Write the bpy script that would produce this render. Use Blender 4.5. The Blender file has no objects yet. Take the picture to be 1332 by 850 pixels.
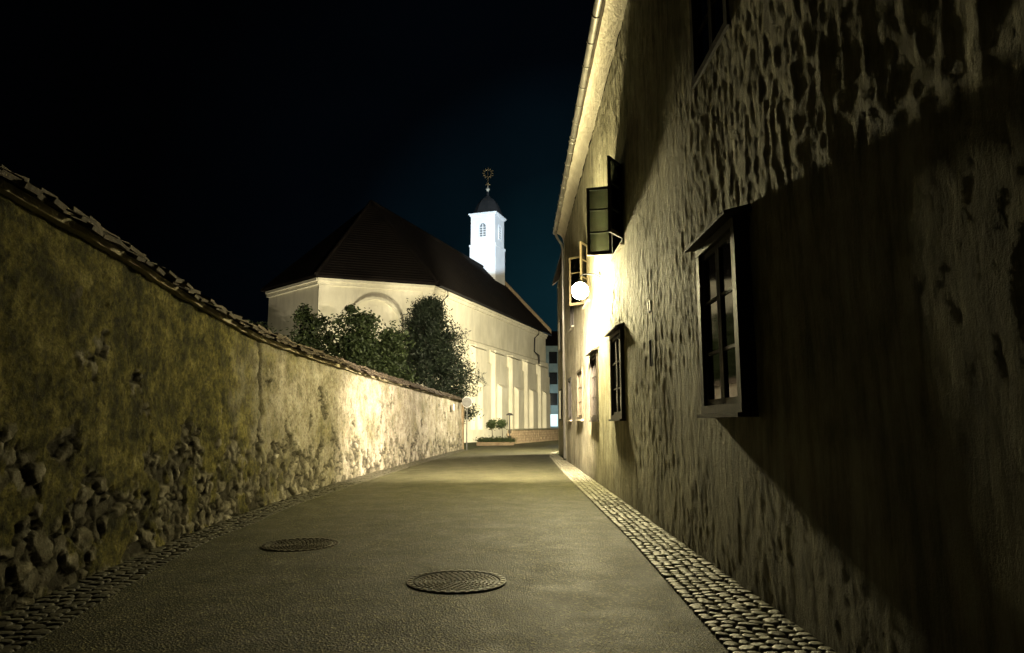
import bpy, math, random
import numpy as np
from mathutils import Vector, Matrix, noise
random.seed(7)
D=bpy.data
scene=bpy.context.scene
col=scene.collection
def nz(x,y,z): return noise.noise(Vector((x,y,z)))
def sst(a,b,x):
    t=min(1,max(0,(x-a)/(b-a))); return t*t*(3-2*t)

# ------------------------------------------------------------ materials
def newmat(name):
    m=D.materials.new(name); m.use_nodes=True
    nt=m.node_tree; b=nt.nodes['Principled BSDF']
    return m,nt,b
def N(nt,t,**kw):
    n=nt.nodes.new(t)
    for k,v in kw.items(): setattr(n,k,v)
    return n
def ramp(nt,stops):
    r=nt.nodes.new('ShaderNodeValToRGB'); e=r.color_ramp.elements
    while len(e)>1: e.remove(e[-1])
    e[0].position=stops[0][0]; e[0].color=(*stops[0][1],1)
    for p,c in stops[1:]:
        x=e.new(p); x.color=(*c,1)
    return r
def g(v): return (v,v,v)
def coords(nt,scale=(1,1,1)):
    tc=N(nt,'ShaderNodeTexCoord'); mp=N(nt,'ShaderNodeMapping'); mp.inputs['Scale'].default_value=scale
    nt.links.new(tc.outputs['Object'],mp.inputs['Vector']); return mp.outputs['Vector']
def noi(nt,vec,scale,detail=4,rough=.6):
    n=N(nt,'ShaderNodeTexNoise'); n.inputs['Scale'].default_value=scale; n.inputs['Detail'].default_value=detail; n.inputs['Roughness'].default_value=rough
    nt.links.new(vec,n.inputs['Vector']); return n.outputs['Fac']
def mixc(nt,fac,a,b,mode='MIX'):
    m=N(nt,'ShaderNodeMix',data_type='RGBA',blend_type=mode)
    for s,i in((fac,0),(a,6),(b,7)):
        if hasattr(s,'is_output'): nt.links.new(s,m.inputs[i])
        elif i==0: m.inputs[0].default_value=s
        else: m.inputs[i].default_value=(*s,1)
    return m.outputs[2]
def bump(nt,b,h,strength,dist,prev=None):
    n=N(nt,'ShaderNodeBump'); n.inputs['Strength'].default_value=strength; n.inputs['Distance'].default_value=dist
    nt.links.new(h,n.inputs['Height'])
    if prev: nt.links.new(prev,n.inputs['Normal'])
    nt.links.new(n.outputs['Normal'],b.inputs['Normal']); return n.outputs['Normal']
def simple(name,c1,c2,scale=3,rough=.8,bs=.3,bscale=30,bd=.01,metal=0,stretch=(1,1,1),spec=.3):
    m,nt,b=newmat(name); v=coords(nt,stretch)
    r=ramp(nt,[(.3,c1),(.7,c2)]); nt.links.new(noi(nt,v,scale,6),r.inputs[0]); nt.links.new(r.outputs[0],b.inputs['Base Color'])
    b.inputs['Roughness'].default_value=rough; b.inputs['Metallic'].default_value=metal; b.inputs['Specular IOR Level'].default_value=spec
    if bs: bump(nt,b,noi(nt,v,bscale,4),bs,bd)
    return m

def plaster_right():
    m,nt,b=newmat('old_plaster'); v=coords(nt); vs=coords(nt,(1,1,.35)); vd=coords(nt,(1,1,.16))
    r=ramp(nt,[(.25,(.17,.155,.085)),(.5,(.37,.34,.23)),(.75,(.50,.47,.35))]); nt.links.new(noi(nt,v,1.3,8,.68),r.inputs[0])
    r2=ramp(nt,[(.38,g(.5)),(.58,g(1))]); nt.links.new(noi(nt,vd,6,7,.72),r2.inputs[0])
    c=mixc(nt,1.0,r.outputs[0],r2.outputs[0],'MULTIPLY')
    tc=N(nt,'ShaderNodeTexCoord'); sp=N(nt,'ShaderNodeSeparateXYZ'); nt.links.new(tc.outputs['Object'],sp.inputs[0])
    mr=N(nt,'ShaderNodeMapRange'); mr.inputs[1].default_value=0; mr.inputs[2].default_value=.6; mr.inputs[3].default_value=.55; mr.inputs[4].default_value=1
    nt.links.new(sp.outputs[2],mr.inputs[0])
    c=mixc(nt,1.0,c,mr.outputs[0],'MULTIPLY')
    nt.links.new(c,b.inputs['Base Color']); b.inputs['Roughness'].default_value=.85; b.inputs['Specular IOR Level'].default_value=.2
    n1=bump(nt,b,noi(nt,vs,9,8,.75),1.0,.06)
    bump(nt,b,noi(nt,v,55,4,.65),.8,.010,n1)
    return m
def wall_left():
    m,nt,b=newmat('mossy_falloff_rubble_plaster'); v=coords(nt)
    at=N(nt,'ShaderNodeAttribute',attribute_name='mask'); sp=N(nt,'ShaderNodeSeparateColor'); nt.links.new(at.outputs['Color'],sp.inputs[0])
    r=ramp(nt,[(.36,(.012,.012,.004)),(.46,(.055,.052,.011)),(.55,(.155,.138,.032)),(.68,(.36,.32,.13))]); nt.links.new(noi(nt,v,2.3,10,.82),r.inputs[0])  # moss colour, darkened further to paint in lamp falloff at the near end
    r2=ramp(nt,[(.40,g(.2)),(.55,g(1.0))]); nt.links.new(noi(nt,v,13,7,.8),r2.inputs[0])
    pl=mixc(nt,.85,r.outputs[0],r2.outputs[0],'MULTIPLY')
    rc=ramp(nt,[(.33,(.12,.105,.065)),(.5,(.34,.31,.24)),(.7,(.54,.51,.44))]); nt.links.new(noi(nt,v,2.8,10,.78),rc.inputs[0])
    rc2=ramp(nt,[(.38,g(.35)),(.52,g(1.0))]); nt.links.new(noi(nt,v,15,7,.75),rc2.inputs[0])
    cl=mixc(nt,.8,rc.outputs[0],rc2.outputs[0],'MULTIPLY')
    pl=mixc(nt,sp.outputs[2],pl,cl)
    rs=ramp(nt,[(.32,(.05,.045,.025)),(.52,(.22,.20,.14)),(.70,(.52,.49,.41))]); nt.links.new(noi(nt,v,4.5,8,.75),rs.inputs[0])
    st=mixc(nt,sp.outputs[1],(.026,.023,.013),rs.outputs[0])
    c=mixc(nt,sp.outputs[0],pl,st)
    nt.links.new(c,b.inputs['Base Color']); b.inputs['Roughness'].default_value=.9; b.inputs['Specular IOR Level'].default_value=.15
    n1=bump(nt,b,noi(nt,v,12,10,.8),1.0,.06)
    bump(nt,b,noi(nt,v,50,5,.75),1.0,.02,n1)
    return m
def asphalt():
    m,nt,b=newmat('asphalt'); v=coords(nt)
    r=ramp(nt,[(.3,(.020,.020,.0075)),(.7,(.052,.049,.024))]); nt.links.new(noi(nt,v,1.3,10,.72),r.inputs[0])
    vo=N(nt,'ShaderNodeTexVoronoi'); vo.inputs['Scale'].default_value=75; nt.links.new(v,vo.inputs['Vector'])
    sc=N(nt,'ShaderNodeSeparateColor'); nt.links.new(vo.outputs['Color'],sc.inputs[0])
    r2=ramp(nt,[(0,g(.3)),(.6,g(.85)),(.85,g(1.6)),(1,g(5))]); nt.links.new(sc.outputs[0],r2.inputs[0])
    c=mixc(nt,1.0,r.outputs[0],r2.outputs[0],'MULTIPLY')
    nt.links.new(c,b.inputs['Base Color'])
    rr=ramp(nt,[(.3,g(.50)),(.7,g(.75))]); nt.links.new(noi(nt,v,2.2,6,.7),rr.inputs[0]); nt.links.new(rr.outputs[0],b.inputs['Roughness'])
    b.inputs['Specular IOR Level'].default_value=.2
    n0=bump(nt,b,noi(nt,v,.9,4),.5,.08)
    n1=bump(nt,b,vo.outputs['Distance'],1,.012,n0)
    bump(nt,b,noi(nt,v,120,3,.7),.8,.007,n1)
    return m
def foliage(name,c1,c2):
    m,nt,b=newmat(name); v=coords(nt)
    r=ramp(nt,[(.3,c1),(.7,c2)]); nt.links.new(noi(nt,v,1.5,5),r.inputs[0]); nt.links.new(r.outputs[0],b.inputs['Base Color'])
    b.inputs['Roughness'].default_value=.6; b.inputs['Specular IOR Level'].default_value=.3
    return m
def emis(name,c,s):
    m,nt,b=newmat(name); b.inputs['Base Color'].default_value=(*c,1); b.inputs['Emission Color'].default_value=(*c,1); b.inputs['Emission Strength'].default_value=s; return m
def glassm():
    m,nt,b=newmat('window_glass'); nt.nodes.remove(b)
    tr=N(nt,'ShaderNodeBsdfTransparent'); tr.inputs[0].default_value=(.22,.24,.22,1)
    gl=N(nt,'ShaderNodeBsdfGlossy'); gl.inputs['Roughness'].default_value=.05; gl.inputs[0].default_value=(.7,.7,.7,1)
    mx=N(nt,'ShaderNodeMixShader'); mx.inputs[0].default_value=.05
    nt.links.new(tr.outputs[0],mx.inputs[1]); nt.links.new(gl.outputs[0],mx.inputs[2]); nt.links.new(mx.outputs[0],nt.nodes['Material Output'].inputs[0]); return m
def churchp():
    m,nt,b=newmat('church_plaster'); v=coords(nt); vs=coords(nt,(1,1,.25))
    r=ramp(nt,[(.3,(.58,.55,.43)),(.7,(.74,.71,.58))]); nt.links.new(noi(nt,v,.35,8,.6),r.inputs[0])
    r2=ramp(nt,[(.3,g(.78)),(.6,g(1))]); nt.links.new(noi(nt,vs,1.6,8,.7),r2.inputs[0])
    c=mixc(nt,1.0,r.outputs[0],r2.outputs[0],'MULTIPLY'); nt.links.new(c,b.inputs['Base Color']); b.inputs['Roughness'].default_value=.9
    bump(nt,b,noi(nt,v,8,6,.7),.3,.02); return m
M={}
M['pr']=plaster_right(); M['wl']=wall_left(); M['asp']=asphalt(); M['ch']=churchp()
M['white']=simple('tower_lime_plaster',(.66,.68,.70),(.8,.8,.8),.8,.85,.2,10,.02)
M['soff']=simple('eave_plaster',(.45,.40,.31),(.6,.55,.44),2.5,.85,1,12,.05)
M['lip']=simple('coping_mortar',(.14,.12,.07),(.3,.27,.18),3,.9,.8,18,.03)
M['wood']=simple('dark_painted_wood',(.014,.011,.008),(.04,.032,.022),4,.6,.4,25,.004,0,(6,6,1))
M['oak']=simple('brown_wood',(.05,.038,.02),(.11,.085,.045),4,.6,.4,25,.004,0,(6,6,1))
M['metal']=simple('zinc_gutter',(.24,.23,.20),(.38,.36,.32),3,.4,.2,20,.004,.7)
M['iron']=simple('cast_iron',(.035,.033,.028),(.09,.085,.07),12,.38,.3,60,.003,.6)
M['ironl']=simple('worn_iron',(.20,.19,.15),(.36,.34,.28),20,.33,.3,60,.003,.6)
M['black']=simple('black_iron',(.01,.01,.01),(.02,.02,.02),5,.5,0)
M['tile']=simple('weathered_roof_tile',(.02,.016,.012),(.07,.055,.035),3,.85,.7,20,.02)
M['croof']=simple('church_roof_tile',(.006,.005,.005),(.014,.011,.009),1,.95,.5,6,.05,spec=.1)
M['cap']=simple('dark_copper_cap',(.008,.008,.008),(.016,.015,.014),1,.9,.2,6,.02)
M['cob']=simple('cobblestone',(.045,.042,.025),(.20,.19,.13),7,.5,.7,45,.012)
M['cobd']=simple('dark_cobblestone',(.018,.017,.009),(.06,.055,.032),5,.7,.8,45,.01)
M['joint']=simple('sand_joint',(.015,.014,.009),(.03,.028,.02),10,.95,.8,60,.01)
M['grass']=simple('grass_ground',(.02,.03,.008),(.05,.06,.02),2,.95,1,30,.05)
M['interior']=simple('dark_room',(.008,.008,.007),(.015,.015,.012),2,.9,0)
M['glass']=glassm()
M['dglass']=simple('dark_window_pane',(.006,.007,.008),(.012,.013,.014),1,.06,0,spec=.8)
M['louv']=simple('grey_louvre',(.12,.13,.14),(.18,.19,.2),1,.8,0)
M['gold']=simple('gilded_metal',(.55,.5,.38),(.7,.65,.5),8,.5,0,metal=.2)
M['bark']=simple('bark',(.04,.03,.02),(.09,.07,.05),8,.9,.8,30,.02)
M['leaf']=foliage('broad_leaves',(.014,.026,.008),(.045,.062,.02))
M['needle']=foliage('pine_needles',(.007,.013,.007),(.018,.027,.013))
M['brick']=simple('low_wall_stone',(.14,.10,.06),(.27,.21,.13),5,.9,.9,12,.04)
M['lamp']=emis('lamp_glass',(1,.88,.62),300)
M['flood']=emis('floodlight_lens',(1,.9,.7),3)
M['signback']=simple('sign_back_metal',(.1,.1,.09),(.16,.16,.15),5,.5,0,metal=.5)
M['paper']=simple('white_plate',(.6,.6,.58),(.7,.7,.68),5,.6,0)
M['town']=simple('town_render',(.10,.14,.14),(.16,.20,.19),1,.9,0)
M['litw']=emis('lit_window',(.75,.9,1),.35)
M['litw2']=emis('lit_window_warm',(1,.75,.4),.2)

# ------------------------------------------------------------ mesh builder
class B:
    def __init__(s): s.v=[];s.f=[];s.m=[];s.mats=[]
    def mi(s,k):
        if k not in s.mats: s.mats.append(k)
        return s.mats.index(k)
    def add(s,vs,fs,k):
        o=len(s.v); s.v+= [tuple(p) for p in vs]; i=s.mi(k)
        for f in fs: s.f.append(tuple(o+a for a in f)); s.m.append(i)
    def boxp(s,P,k):
        s.add(P,[(3,2,1,0),(4,5,6,7),(0,1,5,4),(1,2,6,5),(2,3,7,6),(3,0,4,7)],k)
    def box(s,x0,x1,y0,y1,z0,z1,k):
        s.boxp([(x0,y0,z0),(x1,y0,z0),(x1,y1,z0),(x0,y1,z0),(x0,y0,z1),(x1,y0,z1),(x1,y1,z1),(x0,y1,z1)],k)
    def obox(s,c,sz,mat3,k):
        P=[]
        for dz in(-.5,.5):
            for dx,dy in((-.5,-.5),(.5,-.5),(.5,.5),(-.5,.5)):
                P.append(Vector(c)+mat3@Vector((dx*sz[0],dy*sz[1],dz*sz[2])))
        s.boxp(P,k)
    def tube(s,pts,rs,k,n=10,cap=True):
        pts=[Vector(p) for p in pts]
        if not hasattr(rs,'__len__'): rs=[rs]*len(pts)
        vs=[];fs=[]
        for i,p in enumerate(pts):
            d=(pts[min(i+1,len(pts)-1)]-pts[max(i-1,0)]).normalized()
            a=Vector((0,0,1)) if abs(d.z)<.9 else Vector((1,0,0))
            u=d.cross(a).normalized(); w=d.cross(u)
            for j in range(n):
                t=2*math.pi*j/n; vs.append(p+(u*math.cos(t)+w*math.sin(t))*rs[i])
        for i in range(len(pts)-1):
            for j in range(n):
                fs.append((i*n+j,i*n+(j+1)%n,(i+1)*n+(j+1)%n,(i+1)*n+j))
        if cap: fs.append(tuple(range(n))[::-1]); fs.append(tuple((len(pts)-1)*n+j for j in range(n)))
        s.add(vs,fs,k)
    def lathe(s,c,prof,k,n=24):
        vs=[];fs=[]
        for r,z in prof:
            for j in range(n):
                t=2*math.pi*j/n; vs.append((c[0]+r*math.cos(t),c[1]+r*math.sin(t),c[2]+z))
        for i in range(len(prof)-1):
            for j in range(n): fs.append((i*n+j,i*n+(j+1)%n,(i+1)*n+(j+1)%n,(i+1)*n+j))
        s.add(vs,fs,k)
    def obj(s,name,parent=None,smooth=False):
        me=D.meshes.new(name); me.from_pydata(s.v,[],s.f)
        for k in s.mats: me.materials.append(M[k])
        me.polygons.foreach_set('material_index',s.m)
        if smooth: me.polygons.foreach_set('use_smooth',[True]*len(me.polygons))
        me.update(); o=D.objects.new(name,me); col.objects.link(o)
        if parent: o.parent=parent
        return o
def empty(name):
    o=D.objects.new(name,None); col.objects.link(o); return o

# ------------------------------------------------------------ ground, road
b=B(); b.add([(-400,-400,0),(400,-400,0),(400,400,0),(-400,400,0)],[(0,1,2,3)],'grass'); b.obj('ground')
ys_=[-6,0,4.9,8.7,12.85,18,23.2,30,36.2,40]; xs_=[-2.85,-3.1,-3.5,-3.9,-3.98,-3.82,-3.49,-3.05,-2.6,-2.3]
yy=np.linspace(-6,40,461); xx=np.interp(yy,ys_,xs_); kk=np.ones(31)/31; xp=np.pad(xx,15,mode='edge'); xx=np.convolve(xp,kk,'valid')
def lx(y): return float(np.interp(y,yy,xx))
def wx(y): return 1.83+.0045*y
def ledge(y):
    if y<30: return float(np.interp(y,[-6,4.3,7.2,11.6,20.6,30],[-2.3,-2.86,-3.33,-3.5,-3.15,-2.65]))+.04*nz(1,y*.8,0)
    return float(np.interp(y,[30,36,41,45.4,58,80,110],[-2.65,-2.1,-1.5,.1,4.3,11.5,21.5]))
def redge(y): return float(np.interp(y,[-6,4.1,8,16,24,28,31.5,36,45,60,80,110],[1.18,1.23,1.32,1.34,1.42,1.5,1.75,3.2,7.5,14,22,34]))
b=B(); Y=[-6+.5*i for i in range(233)]; n=8; vs=[];fs=[]
for y in Y:
    a,c=ledge(y),redge(y)
    for j in range(n+1):
        t=j/n; vs.append((a+(c-a)*t,y,.012+.03*math.sin(math.pi*t)))
for i in range(len(Y)-1):
    for j in range(n):
        q=i*(n+1)+j; fs.append((q,q+1,q+n+2,q+n+1))
b.add(vs,fs,'asp'); b.obj('road',smooth=True)

def cobbles(name,fa,fb,y0,y1,size,k='cob',H=.03,jit=.012):
    b=B(); vs=[];fs=[]
    Ys=np.arange(y0,y1+.3,.5); bv=[];bf=[]
    for y in Ys: bv+=[(fa(y),y,.006),(fb(y),y,.006)]
    for i in range(len(Ys)-1): bf.append((2*i,2*i+1,2*i+3,2*i+2))
    b.add(bv,bf,'joint')
    y=y0
    while y<y1:
        dy=size*random.uniform(.85,1.15); a,c=fa(y),fb(y); nn=max(1,int((c-a)/size)); 
        cuts=[0]+sorted(min(.99,max(.01,(j+random.uniform(-.16,.16))/nn)) for j in range(1,nn))+[1]
        for j in range(nn):
            w=(cuts[j+1]-cuts[j])*(c-a)
            cx=a+(cuts[j]+cuts[j+1])/2*(c-a); cy=y+dy/2+random.uniform(-jit,jit)+ .02*math.sin(j*2.1+y*3)
            hx=w*.5*random.uniform(.86,.97); hy=dy*.5*random.uniform(.86,.99); h=H+random.uniform(-.25,.28)*H; tx=random.uniform(-.1,.1); ty=random.uniform(-.1,.1)
            o=len(vs); ph=[random.uniform(.9,1.08) for _ in range(8)]
            for ring,(sc,z) in enumerate(((1,0),(.98,h*.75),(.88,h*.98),(.45,h))):
                for q in range(8):
                    t=math.pi/8+q*math.pi/4; sq=1/max(abs(math.cos(t)),abs(math.sin(t)))*.97
                    px=math.cos(t)*sq*hx*sc*ph[q]; py=math.sin(t)*sq*hy*sc*ph[q]
                    vs.append((cx+px,cy+py,.006+z+(px*tx+py*ty if ring else 0)))
            for ring in range(3):
                for q in range(8): fs.append((o+ring*8+q,o+ring*8+(q+1)%8,o+ring*8+8+(q+1)%8,o+ring*8+8+q))
            fs.append(tuple(o+24+q for q in range(8)))
        y+=dy
    b.add(vs,fs,k); b.obj(name,smooth=True)
cobbles('cobblestone_gutter',lambda y:redge(y)+.005,lambda y:wx(y)-.01 if y<31.3 else redge(y)+.3,1,33,.085,H=.022)
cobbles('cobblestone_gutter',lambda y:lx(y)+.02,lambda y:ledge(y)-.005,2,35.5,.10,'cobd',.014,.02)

def manhole(c,z,R,gold):
    b=B(); k='ironl' if gold else 'iron'
    b.lathe((c[0],c[1],z),[(0.001,.004),(R*.80,.004),(R*.80,.010),(R*.84,.010),(R*.84,.0),(R*.88,.0),(R*.88,.012),(R,.012),(R+.004,-.03)],'iron',48)
    for ring in range(1,9):
        r=R*.80*ring/8.6; nn=int(2*math.pi*r/(.05)); 
        for j in range(nn):
            t=2*math.pi*(j+.5*(ring%2))/nn; m=Matrix.Rotation(t,3,'Z')
            b.obox((c[0]+r*math.cos(t),c[1]+r*math.sin(t),z+.008),(R*.045,.033,.008),m,k)
    for j in range(32):
        t=2*math.pi*j/32; b.obox((c[0]+R*.94*math.cos(t),c[1]+R*.94*math.sin(t),z+.014),(R*.07,.04,.006),Matrix.Rotation(t,3,'Z'),k)
    b.obj('manhole_cover')
TH=math.atan(127/888)
def gp(u,v,h=0):
    s,c=math.sin(TH),math.cos(TH); x=(u-666)/888; q=-(v-425)/888
    d=(x,c-q*s,s+q*c); t=(h-1.3)/d[2]; return (d[0]*t,d[1]*t)
manhole(gp(594,764),.040,.40,True); manhole(gp(391,713),.028,.40,False)

# ------------------------------------------------------------ left wall
def topz(y): return float(np.interp(y,[-6,4.5,6,10.6,20,36.2],[2.98,2.93,2.9,2.66,2.58,2.50]))
Ys=[];y=-4
while y<36.2:
    Ys.append(y); y+= .026 if y<10 else (.036 if y<18 else .06)
Ys.append(36.2); nzr=100
vs=[];colr=[]
for y in Ys:
    x0=lx(y); T=topz(y)
    for j in range(nzr+1):
        z=T*j/nzr
        n1=nz(0,y*.5,3); n2=nz(5,y*1.5,z*1.5); n3=nz(9,y*4,z*4); n4=nz(9,y*11,z*11)
        hgt=.92+.5*n1+.8*n2+.5*n3+.25*n4-.25*sst(14,20,y)
        mask=sst(.05,-.05,z-hgt)
        pt=nz(2,y*.8+4,z*.8)+.4*nz(3,y*3,z*3)+.2*n4; mask=max(mask,sst(.48,.54,pt))
        keep=nz(12,y*2.2,z*2.2)+.5*nz(13,y*6,z*6); mask*=1-sst(.16,.26,keep)
        cw=abs(y-(10.9+.35*nz(1,z*1.5,0)+.15*nz(1,z*6,5)+.12*(1.3-z))); crack=sst(.09,.02,cw+.05*nz(4,y*8,z*8))
        cw2=abs(y-(8.6+.5*nz(11,z*1.2,0)+.15*nz(1,z*7,9))); crack2=sst(.05,.0,cw2+.04*nz(4,y*9,z*8))*sst(2.3,1.6,z)
        wv=nz(1,y*3,z*3)
        dd,pp=noise.voronoi(Vector((0,y*4.6+wv*.7,z*7.0+nz(7,y*3,z*3)*.7)))
        e=dd[1]-dd[0]; stone=sst(.03,.14,e)
        cell=.5+.5*nz(pp[0].x*7,pp[0].y*7.3,pp[0].z*7.7); cell=min(1,max(0,(cell-.45)*2.4+.5))
        und=.035*nz(0,y*.7,z*.9)+.018*n2
        plast=.014*nz(0,y*7,z*7)+.012*nz(0,y*16,z*16)+.008*nz(0,y*34,z*34)
        st=-.05+.06*stone*(0.2+1.1*cell)+.012*nz(0,y*14,z*14)+.008*nz(0,y*30,z*30)
        d=und+plast*(1-mask)+st*mask-.06*crack-.03*crack2
        batter=.10*(1-z/T)
        vs.append((x0+batter+d-.08,y,z))
        clean=sst(8.8,13.2,y+2.2*nz(6,y*.5,z*.8)+1.6*n2+1.0*n3)  # moss gives way to clean plaster; the moss side carries the painted falloff
        colr.append((min(1,mask+.8*max(crack,crack2)),stone*(.05+1.0*cell)*(1-.9*max(crack,crack2)),min(1,clean*(.8+.5*nz(8,y*1.3,z*1.3))),1))
fs=[];n=nzr+1
for i in range(len(Ys)-1):
    for j in range(nzr): q=i*n+j; fs.append((q,q+n,q+n+1,q+1))
stone_wall=empty('garden_wall')
b=B(); b.add(vs,fs,'wl'); o=b.obj('wall_face',stone_wall,True)
a=o.data.color_attributes.new('mask','FLOAT_COLOR','POINT'); a.data.foreach_set('color',[c for t in colr for c in t])
b=B()
for i in range(0,80):
    y0=-4+i*.5025; y1=y0+.5025; x0,x1=lx(y0)-.16,lx(y1)-.16
    b.boxp([(x0-.4,y0,0),(x0,y0,0),(x1,y1,0),(x1-.4,y1,0),(x0-.4,y0,topz(y0)),(x0,y0,topz(y0)),(x1,y1,topz(y1)),(x1-.4,y1,topz(y1))],'brick')
b.box(lx(36.2)-.56,lx(36.2)+.06,36.2,36.55,0,2.62,'brick')
b.obj('wall_core',stone_wall)
b=B(); y=-4
while y<36.6:
    w=random.uniform(.15,.27); yc=y+w/2; x0=lx(min(yc,36)); T=topz(yc)+.02*nz(3,yc*1.2,0); ang=math.atan2(lx(min(36,yc+.5))-lx(min(36,yc)-.5),1)
    for side in(1,-1):
        for row in range(2):
            if random.random()<.07: continue
            m=Matrix.Rotation(-ang,3,'Z')@Matrix.Rotation(side*math.radians(24+random.uniform(-8,8)),3,'Y')@Matrix.Rotation(random.uniform(-.13,.13),3,'X')
            off=.25 if row==0 else .09
            cx=x0-.25+side*off+random.uniform(-.03,.03); cz=T+.055+ (.0 if row==0 else .085)+random.uniform(-.015,.02)
            m2=m@Matrix.Rotation(random.uniform(-.1,.1),3,'Z')
            b.obox((cx,yc,cz),(.27,w*1.02,random.uniform(.018,.045)),m2,'tile')
    if random.random()>.05:
        m=Matrix.Rotation(random.uniform(-.16,.16),3,'X')
        b.obox((x0-.25,yc,T+.195+random.uniform(-.02,.025)),(.15,w*1.04,.05),Matrix.Rotation(-ang,3,'Z')@m,'tile')
    y+=w
for i in range(0,160):
    y0=-4+i*.2515; y1=y0+.2515
    e0=.02*nz(1,y0*3,0); e1=.02*nz(1,y1*3,0)
    x0,x1=lx(min(y0,36.2))+e0,lx(min(y1,36.2))+e1
    b.boxp([(x0-.5,y0,topz(y0)-.03),(x0,y0,topz(y0)-.045+e0),(x1,y1,topz(y1)-.045+e1),(x1-.5,y1,topz(y1)-.03),(x0-.5,y0,topz(y0)+.04),(x0,y0,topz(y0)+.02),(x1,y1,topz(y1)+.02),(x1-.5,y1,topz(y1)+.04)],'lip')
b.obj('coping_tiles',stone_wall)

# ------------------------------------------------------------ right house
house=empty('plaster_house')
lowW=[(5.2,6.22,1.46,2.84),(11.4,12.6,1.46,2.84),(15.05,16.3,1.46,2.84),(18.5,19.9,1.5,2.75),(22.2,23.2,1.5,2.75)]
upW=[(5.45,6.5,4.75,6.1),(11.25,12.35,4.40,5.75),(16.6,17.7,4.40,5.75),(21,22,4.4,5.75)]
small=[(9.0,9.16,2.07,2.42),(9.05,9.17,2.8,2.95)]
holes=lowW+upW+small
YE=24.8; ZW=8.05
Ys=[];y=-5
while y<YE: Ys.append(y); y+= .032 if y<13 else .06
Ys.append(YE)
NZ=230
Zs=[ZW*j/NZ for j in range(NZ+1)]
vs=[]
for y in Ys:
    X=wx(y)
    for z in Zs:
        rough=.45+.55*sst(-.25,.25,nz(3,y*.35,z*.35)+.3*nz(1,y*1.5,z*1.5))
        rough*=.65+.35*sst(.6,2.2,z+.5*nz(2,y*.8,0))
        wv=nz(4,y*2,z*2); w2=nz(8,y*5,z*4)
        r2=1-abs(nz(5,y*9+wv+w2,z*4+w2))*2.2
        hi=1-.6*sst(3.2,4.2,z)*sst(9,7,y)
        d=.03*nz(1,y*.6,z*.6)+rough*(.005*r2*hi+.010*hi*nz(0,y*7,z*2.6)+.009*nz(2,y*14,z*6)+.006*nz(2,y*24,z*13))+.003*nz(0,y*28,z*24)
        vs.append((X-d,y,z))
fs=[];n=len(Zs)
def inhole(y,z,mg=-.01):
    for a,c,e,f in holes:
        if a-mg<y<c+mg and e-mg<z<f+mg: return True
    return False
for i in range(len(Ys)-1):
    for j in range(n-1):
        if inhole((Ys[i]+Ys[i+1])/2,(Zs[j]+Zs[j+1])/2): continue
        q=i*n+j; fs.append((q,q+1,q+n+1,q+n))
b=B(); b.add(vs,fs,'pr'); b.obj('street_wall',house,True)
b=B()
X0,X1=wx(YE)+.06,11
b.add([(X0-.07,YE,0),(X1,YE,0),(X1,YE,8.4),(6.4,YE,12.5),(X0-.07,YE,8.4)],[(0,1,2,3,4)],'pr')
b.add([(X0,-5,0),(X1,-5,0),(X1,-5,8.4),(6.4,-5,12.5),(X0,-5,8.4)],[(4,3,2,1,0)],'pr')
b.add([(X1,-5,0),(X1,YE,0),(X1,YE,8.4),(X1,-5,8.4)],[(0,1,2,3)],'pr')
b.obj('gable_walls',house)
def gz(y): return float(np.interp(y,[-5,11.3,24.8],[8.98,8.78,8.42]))
def gx(y): return wx(y)-.25
b=B(); prof=[(0.0,0.0),(.01,.12),(.05,.28),(.11,.40),(.18,.47),(.24,.50)]
Ys=np.linspace(-5,YE+.15,260); vs=[];fs=[]
for y in Ys:
    top=gz(y)-.02
    for dx,dz in prof:
        e=.025*nz(1,y*2,dz*5)+.016*nz(1,y*6,dz*9)
        z0=ZW-.02; vs.append((wx(y)-.015-dx-e,y,z0+(top-z0)*dz/.5))
n=len(prof)
for i in range(len(Ys)-1):
    for j in range(n-1): q=i*n+j; fs.append((q,q+1,q+n+1,q+n))
b.add(vs,fs,'soff'); b.obj('eave_cove',house,True)
b=B()
ye=YE+.18
b.boxp([(gx(-5)-.03,-5,gz(-5)),(6.4,-5,12.75),(6.4,ye,12.35),(gx(ye)-.03,ye,gz(ye)),(gx(-5)-.03,-5,gz(-5)+.09),(6.4,-5,12.85),(6.4,ye,12.45),(gx(ye)-.03,ye,gz(ye)+.09)],'tile')
b.boxp([(6.4,-5,12.75),(11.3,-5,8.3),(11.3,ye,8.2),(6.4,ye,12.35),(6.4,-5,12.85),(11.3,-5,8.4),(11.3,ye,8.3),(6.4,ye,12.45)],'tile')
b.obj('roof',house)
b=B(); vs=[];fs=[]; Ys=np.linspace(-5,YE+.2,40); r=.085
for y in Ys:
    cx,cz=gx(y)-.07,gz(y)+.03
    for rr in(r,r-.012):
        for k in range(9):
            t=math.pi+math.pi*k/8; vs.append((cx+rr*math.cos(t),y,cz+rr*math.sin(t)))
for i in range(len(Ys)-1):
    for k in range(8):
        q=i*18+k; fs.append((q,q+1,q+19,q+18)); fs.append((q+9,q+27,q+28,q+10))
    q=i*18; fs.append((q,q+18,q+27,q+9)); fs.append((q+8,q+17,q+35,q+26))
b.add(vs,fs,'metal')
e=YE+.2; b.tube([(gx(e)-.07,e-.005,gz(e)+.02),(gx(e)-.07,e+.01,gz(e)+.02)],.088,'metal',14)
for y in np.arange(-4.5,YE,.85):
    pts=[(gx(y)-.07+.1*math.cos(t),y,gz(y)+.03+.1*math.sin(t)) for t in np.linspace(math.pi*.95,math.pi*2.05,9)]
    b.tube(pts,.012,'metal',5)
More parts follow.
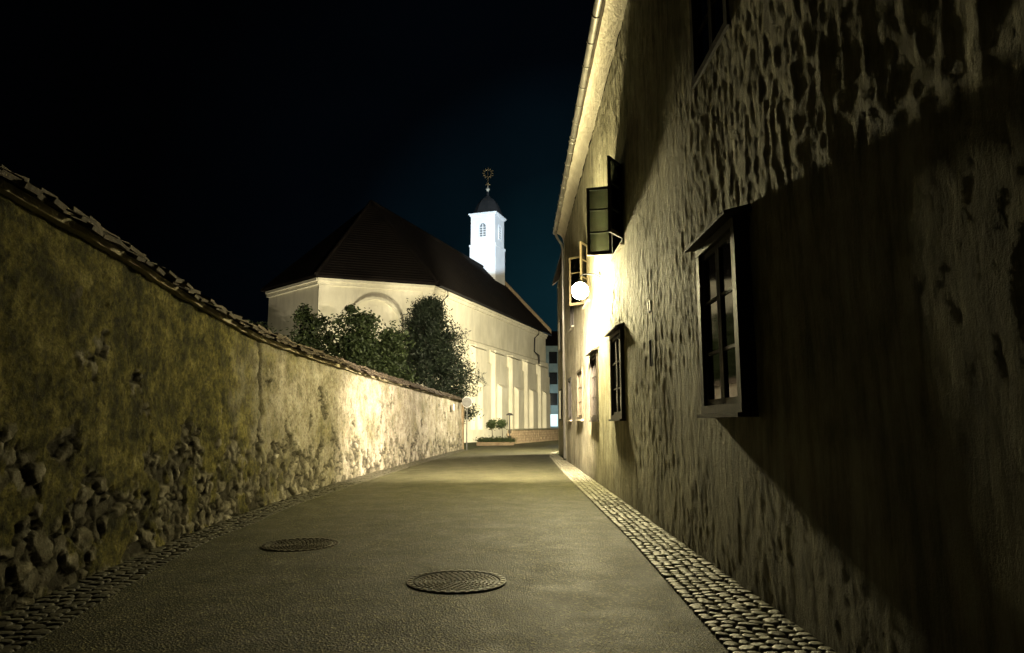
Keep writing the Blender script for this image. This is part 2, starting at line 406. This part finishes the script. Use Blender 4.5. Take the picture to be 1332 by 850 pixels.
for y in(8,12.5,17,21.5):
    pts=[(gx(y)-.07+.092*math.cos(t),y,gz(y)+.03+.092*math.sin(t)) for t in np.linspace(math.pi,math.pi*2,9)]
    b.tube(pts,.02,'metal',6)
x=gx(24.4)-.07; zt=gz(24.4)-.05
b.tube([(x,24.5,zt),(x,24.5,zt-.15),(x+.05,24.5,zt-.28),(wx(24.5)-.12,24.5,zt-.5),(wx(24.5)-.08,24.5,zt-.7),(wx(24.5)-.08,24.5,.1)],.045,'metal',10)
b.obj('gutter',house,True)

def window(y0,y1,z0,z1,prot,mat,name,rows=3,hood=True,closed=True,fr=.07,sill=True):
    b=B(); X=wx((y0+y1)/2); xo=X-prot; xi=X+.10
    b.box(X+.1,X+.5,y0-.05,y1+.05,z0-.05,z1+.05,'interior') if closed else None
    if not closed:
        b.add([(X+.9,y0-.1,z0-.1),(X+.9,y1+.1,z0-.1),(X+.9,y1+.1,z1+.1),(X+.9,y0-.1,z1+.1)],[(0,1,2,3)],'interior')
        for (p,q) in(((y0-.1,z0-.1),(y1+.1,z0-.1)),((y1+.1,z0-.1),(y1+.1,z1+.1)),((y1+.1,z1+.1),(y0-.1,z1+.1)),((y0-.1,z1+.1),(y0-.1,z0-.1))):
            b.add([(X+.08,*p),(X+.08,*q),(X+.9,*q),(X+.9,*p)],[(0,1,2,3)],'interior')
    b.box(xo,xi,y0-.04,y0+fr-.02,z0,z1,mat); b.box(xo,xi,y1-fr+.02,y1+.04,z0,z1,mat)
    b.box(xo-.003,xi,y0-.045,y1+.045,z1,z1+fr,mat); b.box(xo-.003,xi,y0-.045,y1+.045,z0-fr,z0,mat)
    if hood:
        b.boxp([(xo-.09,y0-.10,z1+fr+.002),(X+.02,y0-.10,z1+fr+.03),(X+.02,y1+.10,z1+fr+.03),(xo-.09,y1+.10,z1+fr+.002),
                (xo-.09,y0-.10,z1+fr+.028),(X+.02,y0-.10,z1+fr+.09),(X+.02,y1+.10,z1+fr+.09),(xo-.09,y1+.10,z1+fr+.028)],mat)
    if sill: b.box(xo-.04,X+.03,y0-.06,y1+.06,z0-fr-.035,z0-fr-.003,mat if hood else 'soff')
    if closed:
        ym=(y0+y1)/2
        xf=xo+.03
        for a,c in((y0+fr-.02,ym-.004),(ym+.004,y1-fr+.02)):
            s=.045
            b.box(xf,xf+.045,a,a+s,z0+.002,z1-.002,mat); b.box(xf,xf+.045,c-s,c,z0+.002,z1-.002,mat)
            b.box(xf+.002,xf+.043,a+s,c-s,z0+.002,z0+s+.01,mat); b.box(xf+.002,xf+.043,a+s,c-s,z1-s-.01,z1-.002,mat)
            for r in range(1,rows):
                zz=z0+(z1-z0)*r/rows; b.box(xf+.006,xf+.038,a+s,c-s,zz-.014,zz+.014,mat)
            b.box(xf+.02,xf+.026,a+s,c-s,z0+.05,z1-.05,'dglass')
    b.obj(name,house)
def leaf(hx,hy,dx,dy,w,z0,z1,mat,name,rows=3):
    ang=math.atan2(dy,dx); R=Matrix.Rotation(ang,3,'Z'); b=B()
    def bx(a,c,z0,z1,th):
        b.obox(Vector((hx,hy,0))+R@Vector(((a+c)/2,0,0))+Vector((0,0,(z0+z1)/2)),(c-a,th,z1-z0),R,mat)
    s=.05
    bx(0,s,z0,z1,.04); bx(w-s,w,z0,z1,.04); bx(s,w-s,z0,z0+s+.02,.037); bx(s,w-s,z1-s,z1,.037)
    for r in range(1,rows):
        zz=z0+(z1-z0)*r/rows; bx(s,w-s,zz-.015,zz+.015,.03)
    b.obox(Vector((hx,hy,0))+R@Vector((w/2,0,0))+Vector((0,0,(z0+z1)/2)),(w-2*s,.005,z1-z0-2*s),R,'glass')
    b.obj(name,house)
window(*lowW[0],.13,'wood','lower_window')
window(*lowW[1],.07,'wood','lower_window')
window(*lowW[2],.04,'wood','lower_window')
window(*lowW[3],.03,'oak','lower_window',hood=False)
window(*lowW[4],.03,'wood','lower_window',hood=False)
window(*upW[0],.02,'wood','upper_window',hood=False,sill=False)
for i,m in((1,'wood'),(2,'oak')):
    window(*upW[i],.02,m,'upper_window',hood=False,closed=False)
window(*upW[3],.03,'wood','upper_window',hood=False)
leaf(wx(12)-.03,12.33,-.40,.12,.46,4.42,5.73,'wood','open_casement')
leaf(wx(11)-.03,11.24,-.22,-.34,.46,4.42,5.73,'wood','open_casement')
leaf(wx(17)-.03,17.7,-.40,.3,.42,4.42,5.73,'oak','open_casement')
leaf(wx(17)-.03,16.62,-.20,-.36,.42,4.42,5.73,'oak','open_casement')
b=B()
for a,c,e,f in small:
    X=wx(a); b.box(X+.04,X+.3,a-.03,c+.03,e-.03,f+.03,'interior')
    b.box(X-.02,X+.05,a-.02,a+.015,e,f,'wood'); b.box(X-.02,X+.05,c-.015,c+.02,e,f,'wood')
b.obj('vent_slots',house)

# wall lamp
LX,LY,LZ=1.45,14.3,4.12
lamp=empty('wall_lamp')
b=B(); X=wx(LY)
b.box(X-.03,X+.02,LY-.05,LY+.05,LZ+.12,LZ+.42,'black')
b.tube([(X-.02,LY,LZ+.3),(X-.12,LY,LZ+.36),(LX+.1,LY,LZ+.36),(LX+.02,LY,LZ+.33),(LX,LY,LZ+.23)],.014,'black',8)
b.lathe((LX,LY,LZ),[(.001,.27),(.03,.25),(.05,.20),(.07,.18),(.07,.165),(.001,.165)],'black',16)
b.obj('bracket',lamp,True)
b=B(); b.lathe((LX,LY,LZ),[(.001,-.19),(.07,-.18),(.14,-.12),(.18,-.02),(.165,.07),(.10,.15),(.06,.164),(.001,.164)],'lamp',20); b.obj('globe',lamp,True)
def light(name,typ,loc,power,colr,rad,parent=None,target=None,size=60,blend=.5):
    l=D.lights.new(name,typ); l.energy=power; l.color=colr; l.shadow_soft_size=rad
    o=D.objects.new(name,l); col.objects.link(o); o.location=loc
    if typ=='SPOT': l.spot_size=math.radians(size); l.spot_blend=blend
    if target is not None:
        o.rotation_euler=(Vector(target)-Vector(loc)).to_track_quat('-Z','Y').to_euler()
    if parent: o.parent=parent
    return o
light('lamp_bulb','POINT',(LX,LY,LZ),14000,(1,.87,.45),.2,lamp)
# added spot with no fixture of its own, brightens lane and left wall
light('added_lane_spot','SPOT',(LX-.02,LY,LZ-.02),120000,(1,.84,.62),.195,lamp,(-2.0,22.5,.2),108,1.0)

# neighbour house
nb=empty('neighbour_house'); b=B()
b.box(2.06,9,24.95,30.6,0,7.6,'pr')
b.boxp([(1.85,24.9,7.6),(5.5,24.9,10.4),(5.5,30.8,10.4),(1.85,30.8,7.6),(1.85,24.9,7.72),(5.5,24.9,10.52),(5.5,30.8,10.52),(1.85,30.8,7.72)],'tile')
b.boxp([(5.5,24.9,10.4),(9.2,24.9,7.6),(9.2,30.8,7.6),(5.5,30.8,10.4),(5.5,24.9,10.52),(9.2,24.9,7.72),(9.2,30.8,7.72),(5.5,30.8,10.52)],'tile')
b.add([(2.06,30.6,7.6),(9,30.6,7.6),(5.5,30.6,10.4)],[(0,2,1)],'pr'); b.obj('walls_and_roof',nb)
b=B(); 
for yc in(26.5,28.8):
    for zc in(2.1,5):
        b.box(2.02,2.07,yc-.5,yc+.5,zc-.65,zc+.65,'wood'); b.box(2.01,2.03,yc-.43,yc-.03,zc-.58,zc+.58,'dglass'); b.box(2.01,2.03,yc+.03,yc+.43,zc-.58,zc+.58,'dglass')
b.obj('windows',nb)
gl=empty('road_fill_lamp'); b=B()  # unseen lamp behind the corner, added to brighten the far road
b.tube([(2.75,30.62,5.3),(2.75,31.0,5.45),(2.75,31.25,5.35)],.018,'black',8); b.lathe((2.75,31.25,5.1),[(.001,.27),(.08,.2),(.17,.14),(.17,.12),(.001,.12)],'black',16); b.obj('bracket',gl)
b=B(); b.lathe((2.75,31.25,5.1),[(.001,-.08),(.06,-.06),(.09,.02),(.06,.11),(.001,.118)],'lamp',14); b.obj('globe',gl,True)
light('road_fill_bulb','POINT',(2.75,31.25,5.02),10000,(1,.87,.6),.12,gl)

# ------------------------------------------------------------ church
church=empty('church')
R0=Vector((-5.6,47,0)); A=Vector((.33,.944,0)); P=Vector((.944,-.33,0))
def W(s,o,z): return R0+A*s+P*o+Vector((0,0,z))
def cbox(b,s0,s1,o0,o1,z0,z1,k,zo=None):
    z1o=z1 if zo is None else zo
    b.boxp([W(s0,o0,z0),W(s0,o1,z0),W(s1,o1,z0),W(s1,o0,z0),W(s0,o0,z1),W(s0,o1,z1o),W(s1,o1,z1o),W(s1,o0,z1)],k)
SE=28; HE=10.9
pl=[(0,0),(-4.83,-5.94),(-2,-12.2),(SE,-12.2),(SE,0)]
b=B()
b.add([W(s,o,0) for s,o in pl]+[W(s,o,HE) for s,o in pl],[(i,(i+1)%5,5+(i+1)%5,5+i)[::-1] for i in range(5)],'ch')
b.add([W(SE,-12.2,HE),W(SE,0,HE),W(SE,-6.1,18)],[(0,1,2)],'ch')
b.obj('nave_walls',church)
b=B()
segs=[((0,0),(-4.83,-5.94)),((-4.83,-5.94),(-2,-12.2))]
for (p,q) in segs:
    for w,z0,z1 in((.14,10.45,10.7),(.26,10.7,10.88)):
        d=(Vector(q)-Vector(p)).normalized(); nrm=Vector((d.y,-d.x))
        c=Vector((5,-6)); 
        if (Vector(p)-c).dot(nrm)<0: nrm=-nrm
        a=[Vector(p)-d*.03,Vector(q)+d*.03,Vector(q)+d*.1+nrm*w,Vector(p)-d*.1+nrm*w]
        b.boxp([W(v.x,v.y,z0) for v in a]+[W(v.x,v.y,z1) for v in a],'ch')
cbox(b,-.1,SE,.01,.14,10.453,10.703,'ch'); cbox(b,-.1,SE,.01,.26,10.703,10.883,'ch')
b.obj('cornice',church)
b=B()
cbox(b,1.2,SE-.5,.01,.45,0,7.9,'ch',7.7)
s=1.5; i=0
while s<SE-2.5:
    wdt=2.5; h=7.35-.02*i
    cbox(b,s,s+wdt,.46,.95,0,h,'ch',h-.25)
    cbox(b,s-.05,s+wdt+.05,.455,1.02,h+.0,h+.10,'ch',h-.17)
    cbox(b,s+wdt+.01,s+4.3-.01,.46,.62,0,6.35,'ch',6.2)
    cbox(b,s+.5,s+wdt-.5,.96,1.35,0,4.6,'ch',4.3)
    s+=4.3; i+=1
cbox(b,-.05,1.15,.01,.5,0,8.4,'ch',8.2)
cbox(b,0,SE+1,1.36,1.6,0,.9,'ch')
b.obj('buttresses',church)
b=B()
p=Vector(segs[0][0]);q=Vector(segs[0][1]); d=(q-p).normalized(); nr=Vector((d.y,-d.x)); 
if (p-Vector((5,-6))).dot(nr)<0: nr=-nr
L=(q-p).length
def FA(t,out,z): v=p+d*t+nr*out; return W(v.x,v.y,z)
def fbox(t0,t1,o1,z0,z1,k,o0=.005): b.boxp([FA(t0,o0,z0),FA(t0,o1,z0),FA(t1,o1,z0),FA(t1,o0,z0),FA(t0,o0,z1),FA(t0,o1,z1),FA(t1,o1,z1),FA(t1,o0,z1)],k)
fbox(.0,.7,.12,0,10.44,'ch'); fbox(L-.7,L,.12,0,10.44,'ch')
cz=8.05; tc=L/2+.1; 
for j in range(24):
    a0=math.pi*j/24;a1=math.pi*(j+1)/24; r0,r1,out=1.6,1.8,.22
    b.boxp([FA(tc+r0*math.cos(a0),.005,cz+r0*math.sin(a0)),FA(tc+r0*math.cos(a0),out,cz+r0*math.sin(a0)),FA(tc+r0*math.cos(a1),out,cz+r0*math.sin(a1)),FA(tc+r0*math.cos(a1),.005,cz+r0*math.sin(a1)),
            FA(tc+r1*math.cos(a0),.005,cz+r1*math.sin(a0)),FA(tc+r1*math.cos(a0),out,cz+r1*math.sin(a0)),FA(tc+r1*math.cos(a1),out,cz+r1*math.sin(a1)),FA(tc+r1*math.cos(a1),.005,cz+r1*math.sin(a1))],'ch')
fbox(tc-1.8,tc-1.6,.22,4.5,cz,'ch'); fbox(tc+1.6,tc+1.8,.22,4.5,cz,'ch')
b.obj('apse_arch',church)
b=B(); ap=W(1.6,-6.1,18); E=[]
for s_,o_ in pl:
    v=Vector((s_,o_)); 
    if s_<SE: v=v+Vector(( -.35 if s_<-1 else -.2, .5 if o_==0 else (-.5 if o_<-12 else 0)))
    else: v=Vector((SE+.3,.5 if o_==0 else -12.7))
    E.append(v)
ez=10.9
pts=[W(v.x,v.y,ez) for v in E]; re=W(SE+.3,-6.1,18)
for f in((pts[0],pts[1],ap),(pts[1],pts[2],ap),(pts[2],pts[3],re,ap),(pts[4],pts[0],ap,re)):
    nn=len(f); b.add(list(f)+[q+Vector((0,0,.16)) for q in f],[tuple(range(nn,2*nn)),tuple(range(nn))[::-1]]+[(i,(i+1)%nn,nn+(i+1)%nn,nn+i) for i in range(nn)],'croof')
b.obj('roof',church)
b=B(); 
for i in range(1,34):
    t=i/34
    a=pts[0].lerp(ap,t)+Vector((0,0,.17)); e_=pts[4].lerp(re,t)+Vector((0,0,.17)); dn=(P*.12)
    b.boxp([a,a+dn-Vector((0,0,.10)),e_+dn-Vector((0,0,.10)),e_,a+Vector((0,0,.05)),a+dn-Vector((0,0,.05)),e_+dn-Vector((0,0,.05)),e_+Vector((0,0,.05))],'croof')
    a=pts[1].lerp(ap,t)+Vector((0,0,.17)); e_=pts[0].lerp(ap,t)+Vector((0,0,.17)); dn=Vector((.04,-.11,0))
    b.boxp([a,a+dn-Vector((0,0,.10)),e_+dn-Vector((0,0,.10)),e_,a+Vector((0,0,.05)),a+dn-Vector((0,0,.05)),e_+dn-Vector((0,0,.05)),e_+Vector((0,0,.05))],'croof')
b.tube([ap+Vector((0,0,.2)),re+Vector((0,0,.2))],.16,'croof',8)
b.tube([ap+Vector((0,0,.2)),pts[0]+Vector((0,0,.2))],.13,'croof',8)
b.tube([ap+Vector((0,0,.2)),pts[1]+Vector((0,0,.2))],.13,'croof',8)
b.obj('roof_courses',church)
b=B()
q0=W(SE+.3,.5,ez+.1);q1=W(SE+.3,-6.1,18.1)
b.boxp([q0,q0+A*.35,q1+A*.35,q1,q0+Vector((0,0,.55)),q0+A*.35+Vector((0,0,.55)),q1+A*.35+Vector((0,0,.55)),q1+Vector((0,0,.55))],'brick')
b.obj('gable_parapet',church)
b=B()
for s_ in(1.3,23.5):
    b.tube([W(s_,.62,10.75),W(s_,.62,10.4),W(s_,.18,10.0),W(s_,.14,8.6),W(s_,.62,8.2),W(s_,.62,7.2)],.07,'black',8)
b.tube([W(0,.62,10.85),W(SE,.62,10.85)],.09,'black',8)
b.obj('rain_pipes',church,True)
tw=B(); TC=(26.2,-6.1); h=1.42
def tbox(b,hs,z0,z1,k): cbox(b,TC[0]-hs,TC[0]+hs,TC[1]-hs,TC[1]+hs,z0,z1,k)
tbox(tw,h+.08,15,20.6,'white'); tbox(tw,h,20.6,23.95,'white'); tbox(tw,h+.14,20.5,20.72,'white')
tbox(tw,h+.10,23.95,24.10,'white'); tbox(tw,h+.22,24.10,24.25,'white')
tw.obj('tower',church)
b=B()
def arch(face):
    w,z0,zs=.36,21.6,22.6
    def Q(t,out,z): return W(TC[0]-h-out,TC[1]+t,z) if face==0 else W(TC[0]+t,TC[1]+h+out,z)
    b.add([Q(-w,.012,z0),Q(w,.012,z0)]+[Q(w*math.cos(math.pi*j/12),.012,zs+w*1.35*math.sin(math.pi*j/12)) for j in range(13)],[tuple(range(15))],'louv')
    def bar(t0,t1,z0,z1,out,k): b.boxp([Q(t0,.013,z0),Q(t0,out,z0),Q(t1,out,z0),Q(t1,.013,z0),Q(t0,.013,z1),Q(t0,out,z1),Q(t1,out,z1),Q(t1,.013,z1)],k)
    bar(-w-.1,-w,z0-.1,zs,.07,'white'); bar(w,w+.1,z0-.1,zs,.07,'white'); bar(-w-.18,w+.18,z0-.2,z0-.1,.12,'white')
    for j in range(12):
        a0,a1=math.pi*j/12,math.pi*(j+1)/12; r0,r1=w,w+.1
        pp=[]
        for rr in(r0,r1):
            for aa,oo in((a0,.013),(a0,.07),(a1,.07),(a1,.013)): pp.append(Q(rr*math.cos(aa),oo,zs+rr*1.35*math.sin(aa)))
        b.boxp(pp,'white')
    bar(-.04,.04,z0,zs+.42,.05,'white')
    for j in range(4): bar(-w,w,z0+.18+j*.27,z0+.24+j*.27,.045,'white')
arch(0);arch(1); b.obj('belfry_windows',church)
b=B(); prof=[(1.72,24.25),(1.66,24.38),(1.45,24.75),(1.28,25.2),(1.05,25.7),(.72,26.15),(.35,26.45),(.14,26.7),(.10,27.1)]
vs=[];fs=[]
for r,z in prof:
    for k in range(8):
        t=math.pi/8+k*math.pi/4; sq=r/max(abs(math.cos(t)),abs(math.sin(t)))*.97
        sq=r*1.06 if z>24.5 else sq
        vs.append(W(TC[0]+sq*math.cos(t),TC[1]+sq*math.sin(t),z))
for i in range(len(prof)-1):
    for k in range(8): fs.append((i*8+k,i*8+(k+1)%8,i*8+8+(k+1)%8,i*8+8+k))
b.add(vs,fs,'cap'); b.obj('tower_cap',church)
b=B(); tc_=W(TC[0],TC[1],0)
b.tube([(tc_.x,tc_.y,27),(tc_.x,tc_.y,29.9)],.055,'gold',8)
b.lathe((tc_.x,tc_.y,27.4),[(.001,-.22),(.16,-.16),(.23,0),(.16,.16),(.001,.22)],'gold',14)
RZ=29.3
ring=[(tc_.x+.42*math.cos(t),tc_.y,RZ+.42*math.sin(t)) for t in np.linspace(0,2*math.pi,25)]
b.tube(ring,.09,'gold',6,False)
for j in range(12):
    t=2*math.pi*j/12; b.tube([(tc_.x+.44*math.cos(t),tc_.y,RZ+.44*math.sin(t)),(tc_.x+.68*math.cos(t),tc_.y,RZ+.68*math.sin(t))],[.12,.05],'gold',5)
b.tube([(tc_.x-.3,tc_.y,27.95),(tc_.x+.3,tc_.y,27.95)],.06,'gold',6)
b.lathe((tc_.x,tc_.y,28.1),[(.001,-.14),(.14,0),(.001,.14)],'gold',10)
b.obj('finial',church,True)

def floodfix(name,loc,target,size,power,colr,cone,blend=.6,rad=.12,pole=True):
    e=empty(name); b=B(); L_=Vector(loc); dr=(Vector(target)-L_).normalized(); Rm=dr.to_track_quat('-Z','Y').to_matrix()
    b.obox(L_-dr*.16,(size,size*.7,.14),Rm,'black'); b.obox(L_-dr*.085,(size*.88,size*.58,.006),Rm,'flood')
    b.tube([L_-dr*.16-Vector((0,0,size*.3)),L_-dr*.16-Vector((0,0,size*.3+.25))],.03,'black',8)
    if pole: b.tube([L_-dr*.16-Vector((0,0,size*.3+.2)),Vector((loc[0]-dr.x*.16,loc[1]-dr.y*.16,pole if pole is not True else 0))],.035,'black',8)
    b.obj('housing',e); light('flood_bulb','SPOT',loc,power,colr,rad,e,target,cone,blend)
YEL=(1,.88,.58)
floodfix('floodlight',(3.6,31.6,6.2),(.2,62,6.0),.4,44000,YEL,58,.5)
floodfix('floodlight',(-9.6,39.2,.9),(-9.9,45.5,8.8),.35,5600,YEL,130,.7)
floodfix('floodlight',(4.2,30.2,10.9),(-2.7,73.5,22.4),.4,130000,(.60,.80,1),13,.35,.1,9.4)

# ------------------------------------------------------------ trees
def leafcloud(b,centers,n,spread,size,k,asp=1.0,up=0):
    vs=[];fs=[]
    for i in range(n):
        c,r=random.choice(centers)
        p=Vector(c)+Vector((random.gauss(0,1),random.gauss(0,1),random.gauss(0,.8)))*r*spread
        d=Vector((random.gauss(0,1),random.gauss(0,1),random.gauss(0,.7)+up)).normalized(); e=d.cross(Vector((random.gauss(0,1),random.gauss(0,1),random.gauss(0,1)))).normalized()
        s=size*random.uniform(.6,1.3); o=len(vs)
        vs+=[p-d*s,p+e*s*.45*asp,p+d*s,p-e*s*.45*asp]; fs.append((o,o+1,o+2,o+3))
    b.add(vs,fs,k)
def broad(name,x,y,H,R,n,seed):
    random.seed(seed); b=B(); cen=[]
    top=Vector((x+random.uniform(-.3,.3),y,H*.75))
    b.tube([(x,y,-.1),(x+.05,y,H*.25),(x-.05,y+.05,H*.5),top],[.16,.12,.08,.03],'bark',8)
    for i in range(46):
        t=random.uniform(.25,.8); st=Vector((x,y,H*t*.85)); a=random.uniform(0,6.28); rr=R*random.uniform(.35,1)*(1-.6*max(0,t-.45)/.55)
        en=Vector((x+rr*math.cos(a),y+rr*math.sin(a),min(H*.93,st.z+random.uniform(.3,.28*H))))
        mid=(st+en)/2+Vector((random.uniform(-.1,.1),random.uniform(-.1,.1),.1))
        b.tube([st,mid,en],[.05,.03,.012],'bark',5); cen.append((en,random.uniform(.25,.6))); cen.append((mid,.45))
    for i in range(5): cen.append((Vector((x+random.uniform(-.35,.35)*R,y+random.uniform(-.3,.3)*R,H*random.uniform(.85,.98))),.22))
    leafcloud(b,cen,n,.75,.12,'leaf'); b.obj(name)
broad('deciduous_tree',-11.4,37.9,8.0,1.3,11000,3)
broad('deciduous_tree',-8.5,37.4,7.7,1.6,16000,4)
broad('deciduous_tree',-10.0,38.0,6.4,1.6,12000,5)
broad('deciduous_tree',-7.0,37.6,6.6,1.5,14000,6)
broad('deciduous_tree',-14.6,38.5,6.9,1.6,9000,8)
def pine(name,x,y,H,R,seed):
    random.seed(seed); b=B(); b.tube([(x,y,-.1),(x,y,H*.5),(x-.1,y,H*.95)],[.2,.12,.02],'bark',8); cen=[]
    for i in range(270):
        t=random.uniform(.15,.97); z=H*t; rr=R*min(1,(1-t)*1.6+.14)**.8*random.uniform(.5,1.05)*(1+.14*math.sin(t*19)); a=random.uniform(0,6.28)
        cx_=x-.6*max(0,t-.35)
        en=Vector((cx_+rr*math.cos(a),y+rr*math.sin(a),min(H*.97,z+rr*.18))); st=Vector((cx_,y,z-.15))
        b.tube([st,st.lerp(en,.6)-Vector((0,0,.05)),en],[.035,.02,.008],'bark',4)
        for q in(.45,.7,.95): cen.append((st.lerp(en,q),.2+.17*q))
    leafcloud(b,cen,66000,.66,.10,'needle',.6,.6); b.obj(name)
pine('pine_tree',-4.6,39.6,8.6,2.6,11)

# ------------------------------------------------------------ low wall, planter, plants, sign
b=B(); random.seed(5)
p0=Vector((.02,45.4)); p1=Vector((4.6,58.6)); d2=(p1-p0).normalized(); n2=Vector((d2.y,-d2.x)); L=(p1-p0).length
def lw(t,o,z): v=p0+d2*t+n2*o; return (v.x,v.y,z)
for row in range(5):
    t=-.2*(row%2)
    while t<L:
        w=random.uniform(.3,.6); o=random.uniform(-.02,.02); t1=min(t+w-.02,L)
        b.boxp([lw(t,-.35,row*.18),lw(t,o,row*.18),lw(t1,o,row*.18),lw(t1,-.35,row*.18),lw(t,-.35,row*.18+.165),lw(t,o,row*.18+.165),lw(t1,o,row*.18+.165),lw(t1,-.35,row*.18+.165)],'brick'); t+=w
b.boxp([lw(-.05,-.42,.9),lw(-.05,.06,.9),lw(L,.06,.9),lw(L,-.42,.9),lw(-.05,-.42,.99),lw(-.05,.06,.99),lw(L,.06,.99),lw(L,-.42,.99)],'cob')
b.boxp([lw(0,-.3,0),lw(0,-.05,0),lw(L,-.05,0),lw(L,-.3,0),lw(0,-.3,.9),lw(0,-.05,.9),lw(L,-.05,.9),lw(L,-.3,.9)],'joint')
b.obj('low_stone_wall')
b=B(); cen=[(Vector((-2.0+.12*i,42.3+.1*math.sin(i*3),.30+.05*math.sin(i*2.3))),.17) for i in range(18)]
b.box(-2.15,.12,42.0,42.6,.0,.22,'brick'); leafcloud(b,cen,3500,.7,.05,'leaf'); b.obj('clipped_hedge')
for px in(-1.25,-.62):
    b=B(); b.tube([(px,43.1,0),(px+.02,43.1,.6),(px,43.1,1.1)],[.03,.025,.02],'bark',6)
    b.lathe((px,43.1,0),[(.001,.01),(.16,.01),(.2,.32),(.22,.32),(.22,.36),(.001,.33)],'brick',14)
    cen=[(Vector((px+random.uniform(-.2,.2),43.1+random.uniform(-.2,.2),1.25+random.uniform(-.12,.2))),.13) for _ in range(9)]
    leafcloud(b,cen,900,.8,.07,'leaf'); b.obj('potted_shrub')
b=B(); x,y=-.15,44.6; b.tube([(x,y,0),(x,y,1.9)],.035,'black',8); b.lathe((x,y,1.9),[(.001,.12),(.12,.1),(.24,.0),(.24,-.04),(.001,-.03)],'black',14); b.obj('garden_lamp_post')
b=B(); sx,sy=-2.28,34.8
b.tube([(sx,sy,0),(sx,sy,2.7)],.03,'signback',8)
b.tube([(sx,sy-.035,2.4),(sx,sy-.05,2.4)],.25,'signback',24); b.tube([(sx,sy-.034,2.4),(sx,sy-.036,2.4)],.265,'paper',24)
b.obj('round_road_sign')
b=B(); x=lx(33)+.06; b.box(x,x+.02,32.3,32.9,1.95,2.25,'paper'); b.obj('notice_plate')

# distant town
tn=empty('town_house'); b=B()
b.box(-4,16,92,104,0,11.8,'town'); b.boxp([(-4.4,91.6,11.8),(16.4,91.6,11.8),(16.4,104,11.8),(-4.4,104,11.8),(-2,97,14.5),(14,97,14.5),(14,99,14.5),(-2,99,14.5)],'croof')
for r in range(4):
    for c_ in range(10):
        xx_=-3+c_*2; z=1+r*2.8
        k='litw' if (r==0 and c_%3!=0) else 'dglass'
        if (r,c_) in((2,5),): k='litw2'
        b.box(xx_,xx_+1.1,91.93,91.99,z,z+1.6,k)
b.obj('facade',tn)
light('shop_light','POINT',(5.6,88,3.5),700,(.7,.92,1),.2,tn)
random.seed(9); b=B(); cen=[]
for i in range(60):
    x=-60+i*.9; cen.append((Vector((x,80+random.uniform(-4,4),random.uniform(3,9)+2*math.sin(x*.3))),1.3))
leafcloud(b,cen,9000,.9,.5,'leaf'); b.obj('distant_tree_row')

# ------------------------------------------------------------ world
w=D.worlds.new('World'); scene.world=w; w.use_nodes=True; nt=w.node_tree; bg=nt.nodes['Background']
sky=N(nt,'ShaderNodeTexSky',sky_type='NISHITA'); sky.sun_disc=False; sky.sun_elevation=math.radians(-6); sky.sun_rotation=math.radians(10)
tc=N(nt,'ShaderNodeTexCoord'); vm=N(nt,'ShaderNodeVectorMath',operation='NORMALIZE'); nt.links.new(tc.outputs['Generated'],vm.inputs[0])
dt=N(nt,'ShaderNodeVectorMath',operation='DOT_PRODUCT'); nt.links.new(vm.outputs[0],dt.inputs[0]); dt.inputs[1].default_value=Vector((.09,.98,.17)).normalized()
r=ramp(nt,[(.82,(.0003,.0004,.0006)),(.94,(.0005,.0011,.0020)),(.98,(.0013,.0052,.0080)),(1.0,(.0034,.0175,.0240))]); nt.links.new(dt.outputs['Value'],r.inputs[0])
ns=N(nt,'ShaderNodeTexNoise'); ns.inputs['Scale'].default_value=2.5; ns.inputs['Detail'].default_value=5; nt.links.new(vm.outputs[0],ns.inputs['Vector'])
r2=ramp(nt,[(.35,g(.65)),(.7,g(1.25))]); nt.links.new(ns.outputs['Fac'],r2.inputs[0])
c=mixc(nt,1.0,r.outputs[0],r2.outputs[0],'MULTIPLY')
s2=mixc(nt,1.0,sky.outputs[0],(.0003,.0003,.0003),'MULTIPLY'); c=mixc(nt,1.0,c,s2,'ADD')
nt.links.new(c,bg.inputs[0]); bg.inputs[1].default_value=1

# ------------------------------------------------------------ camera
cam=D.cameras.new('Camera'); co=D.objects.new('Camera',cam); col.objects.link(co); scene.camera=co
cam.sensor_width=36; cam.lens=24; cam.clip_end=2000; cam.clip_start=.05
co.location=(0,0,1.3); co.rotation_euler=(math.radians(90)+TH,0,0)
scene.view_settings.view_transform='Standard'; scene.view_settings.look='None'; scene.view_settings.exposure=0
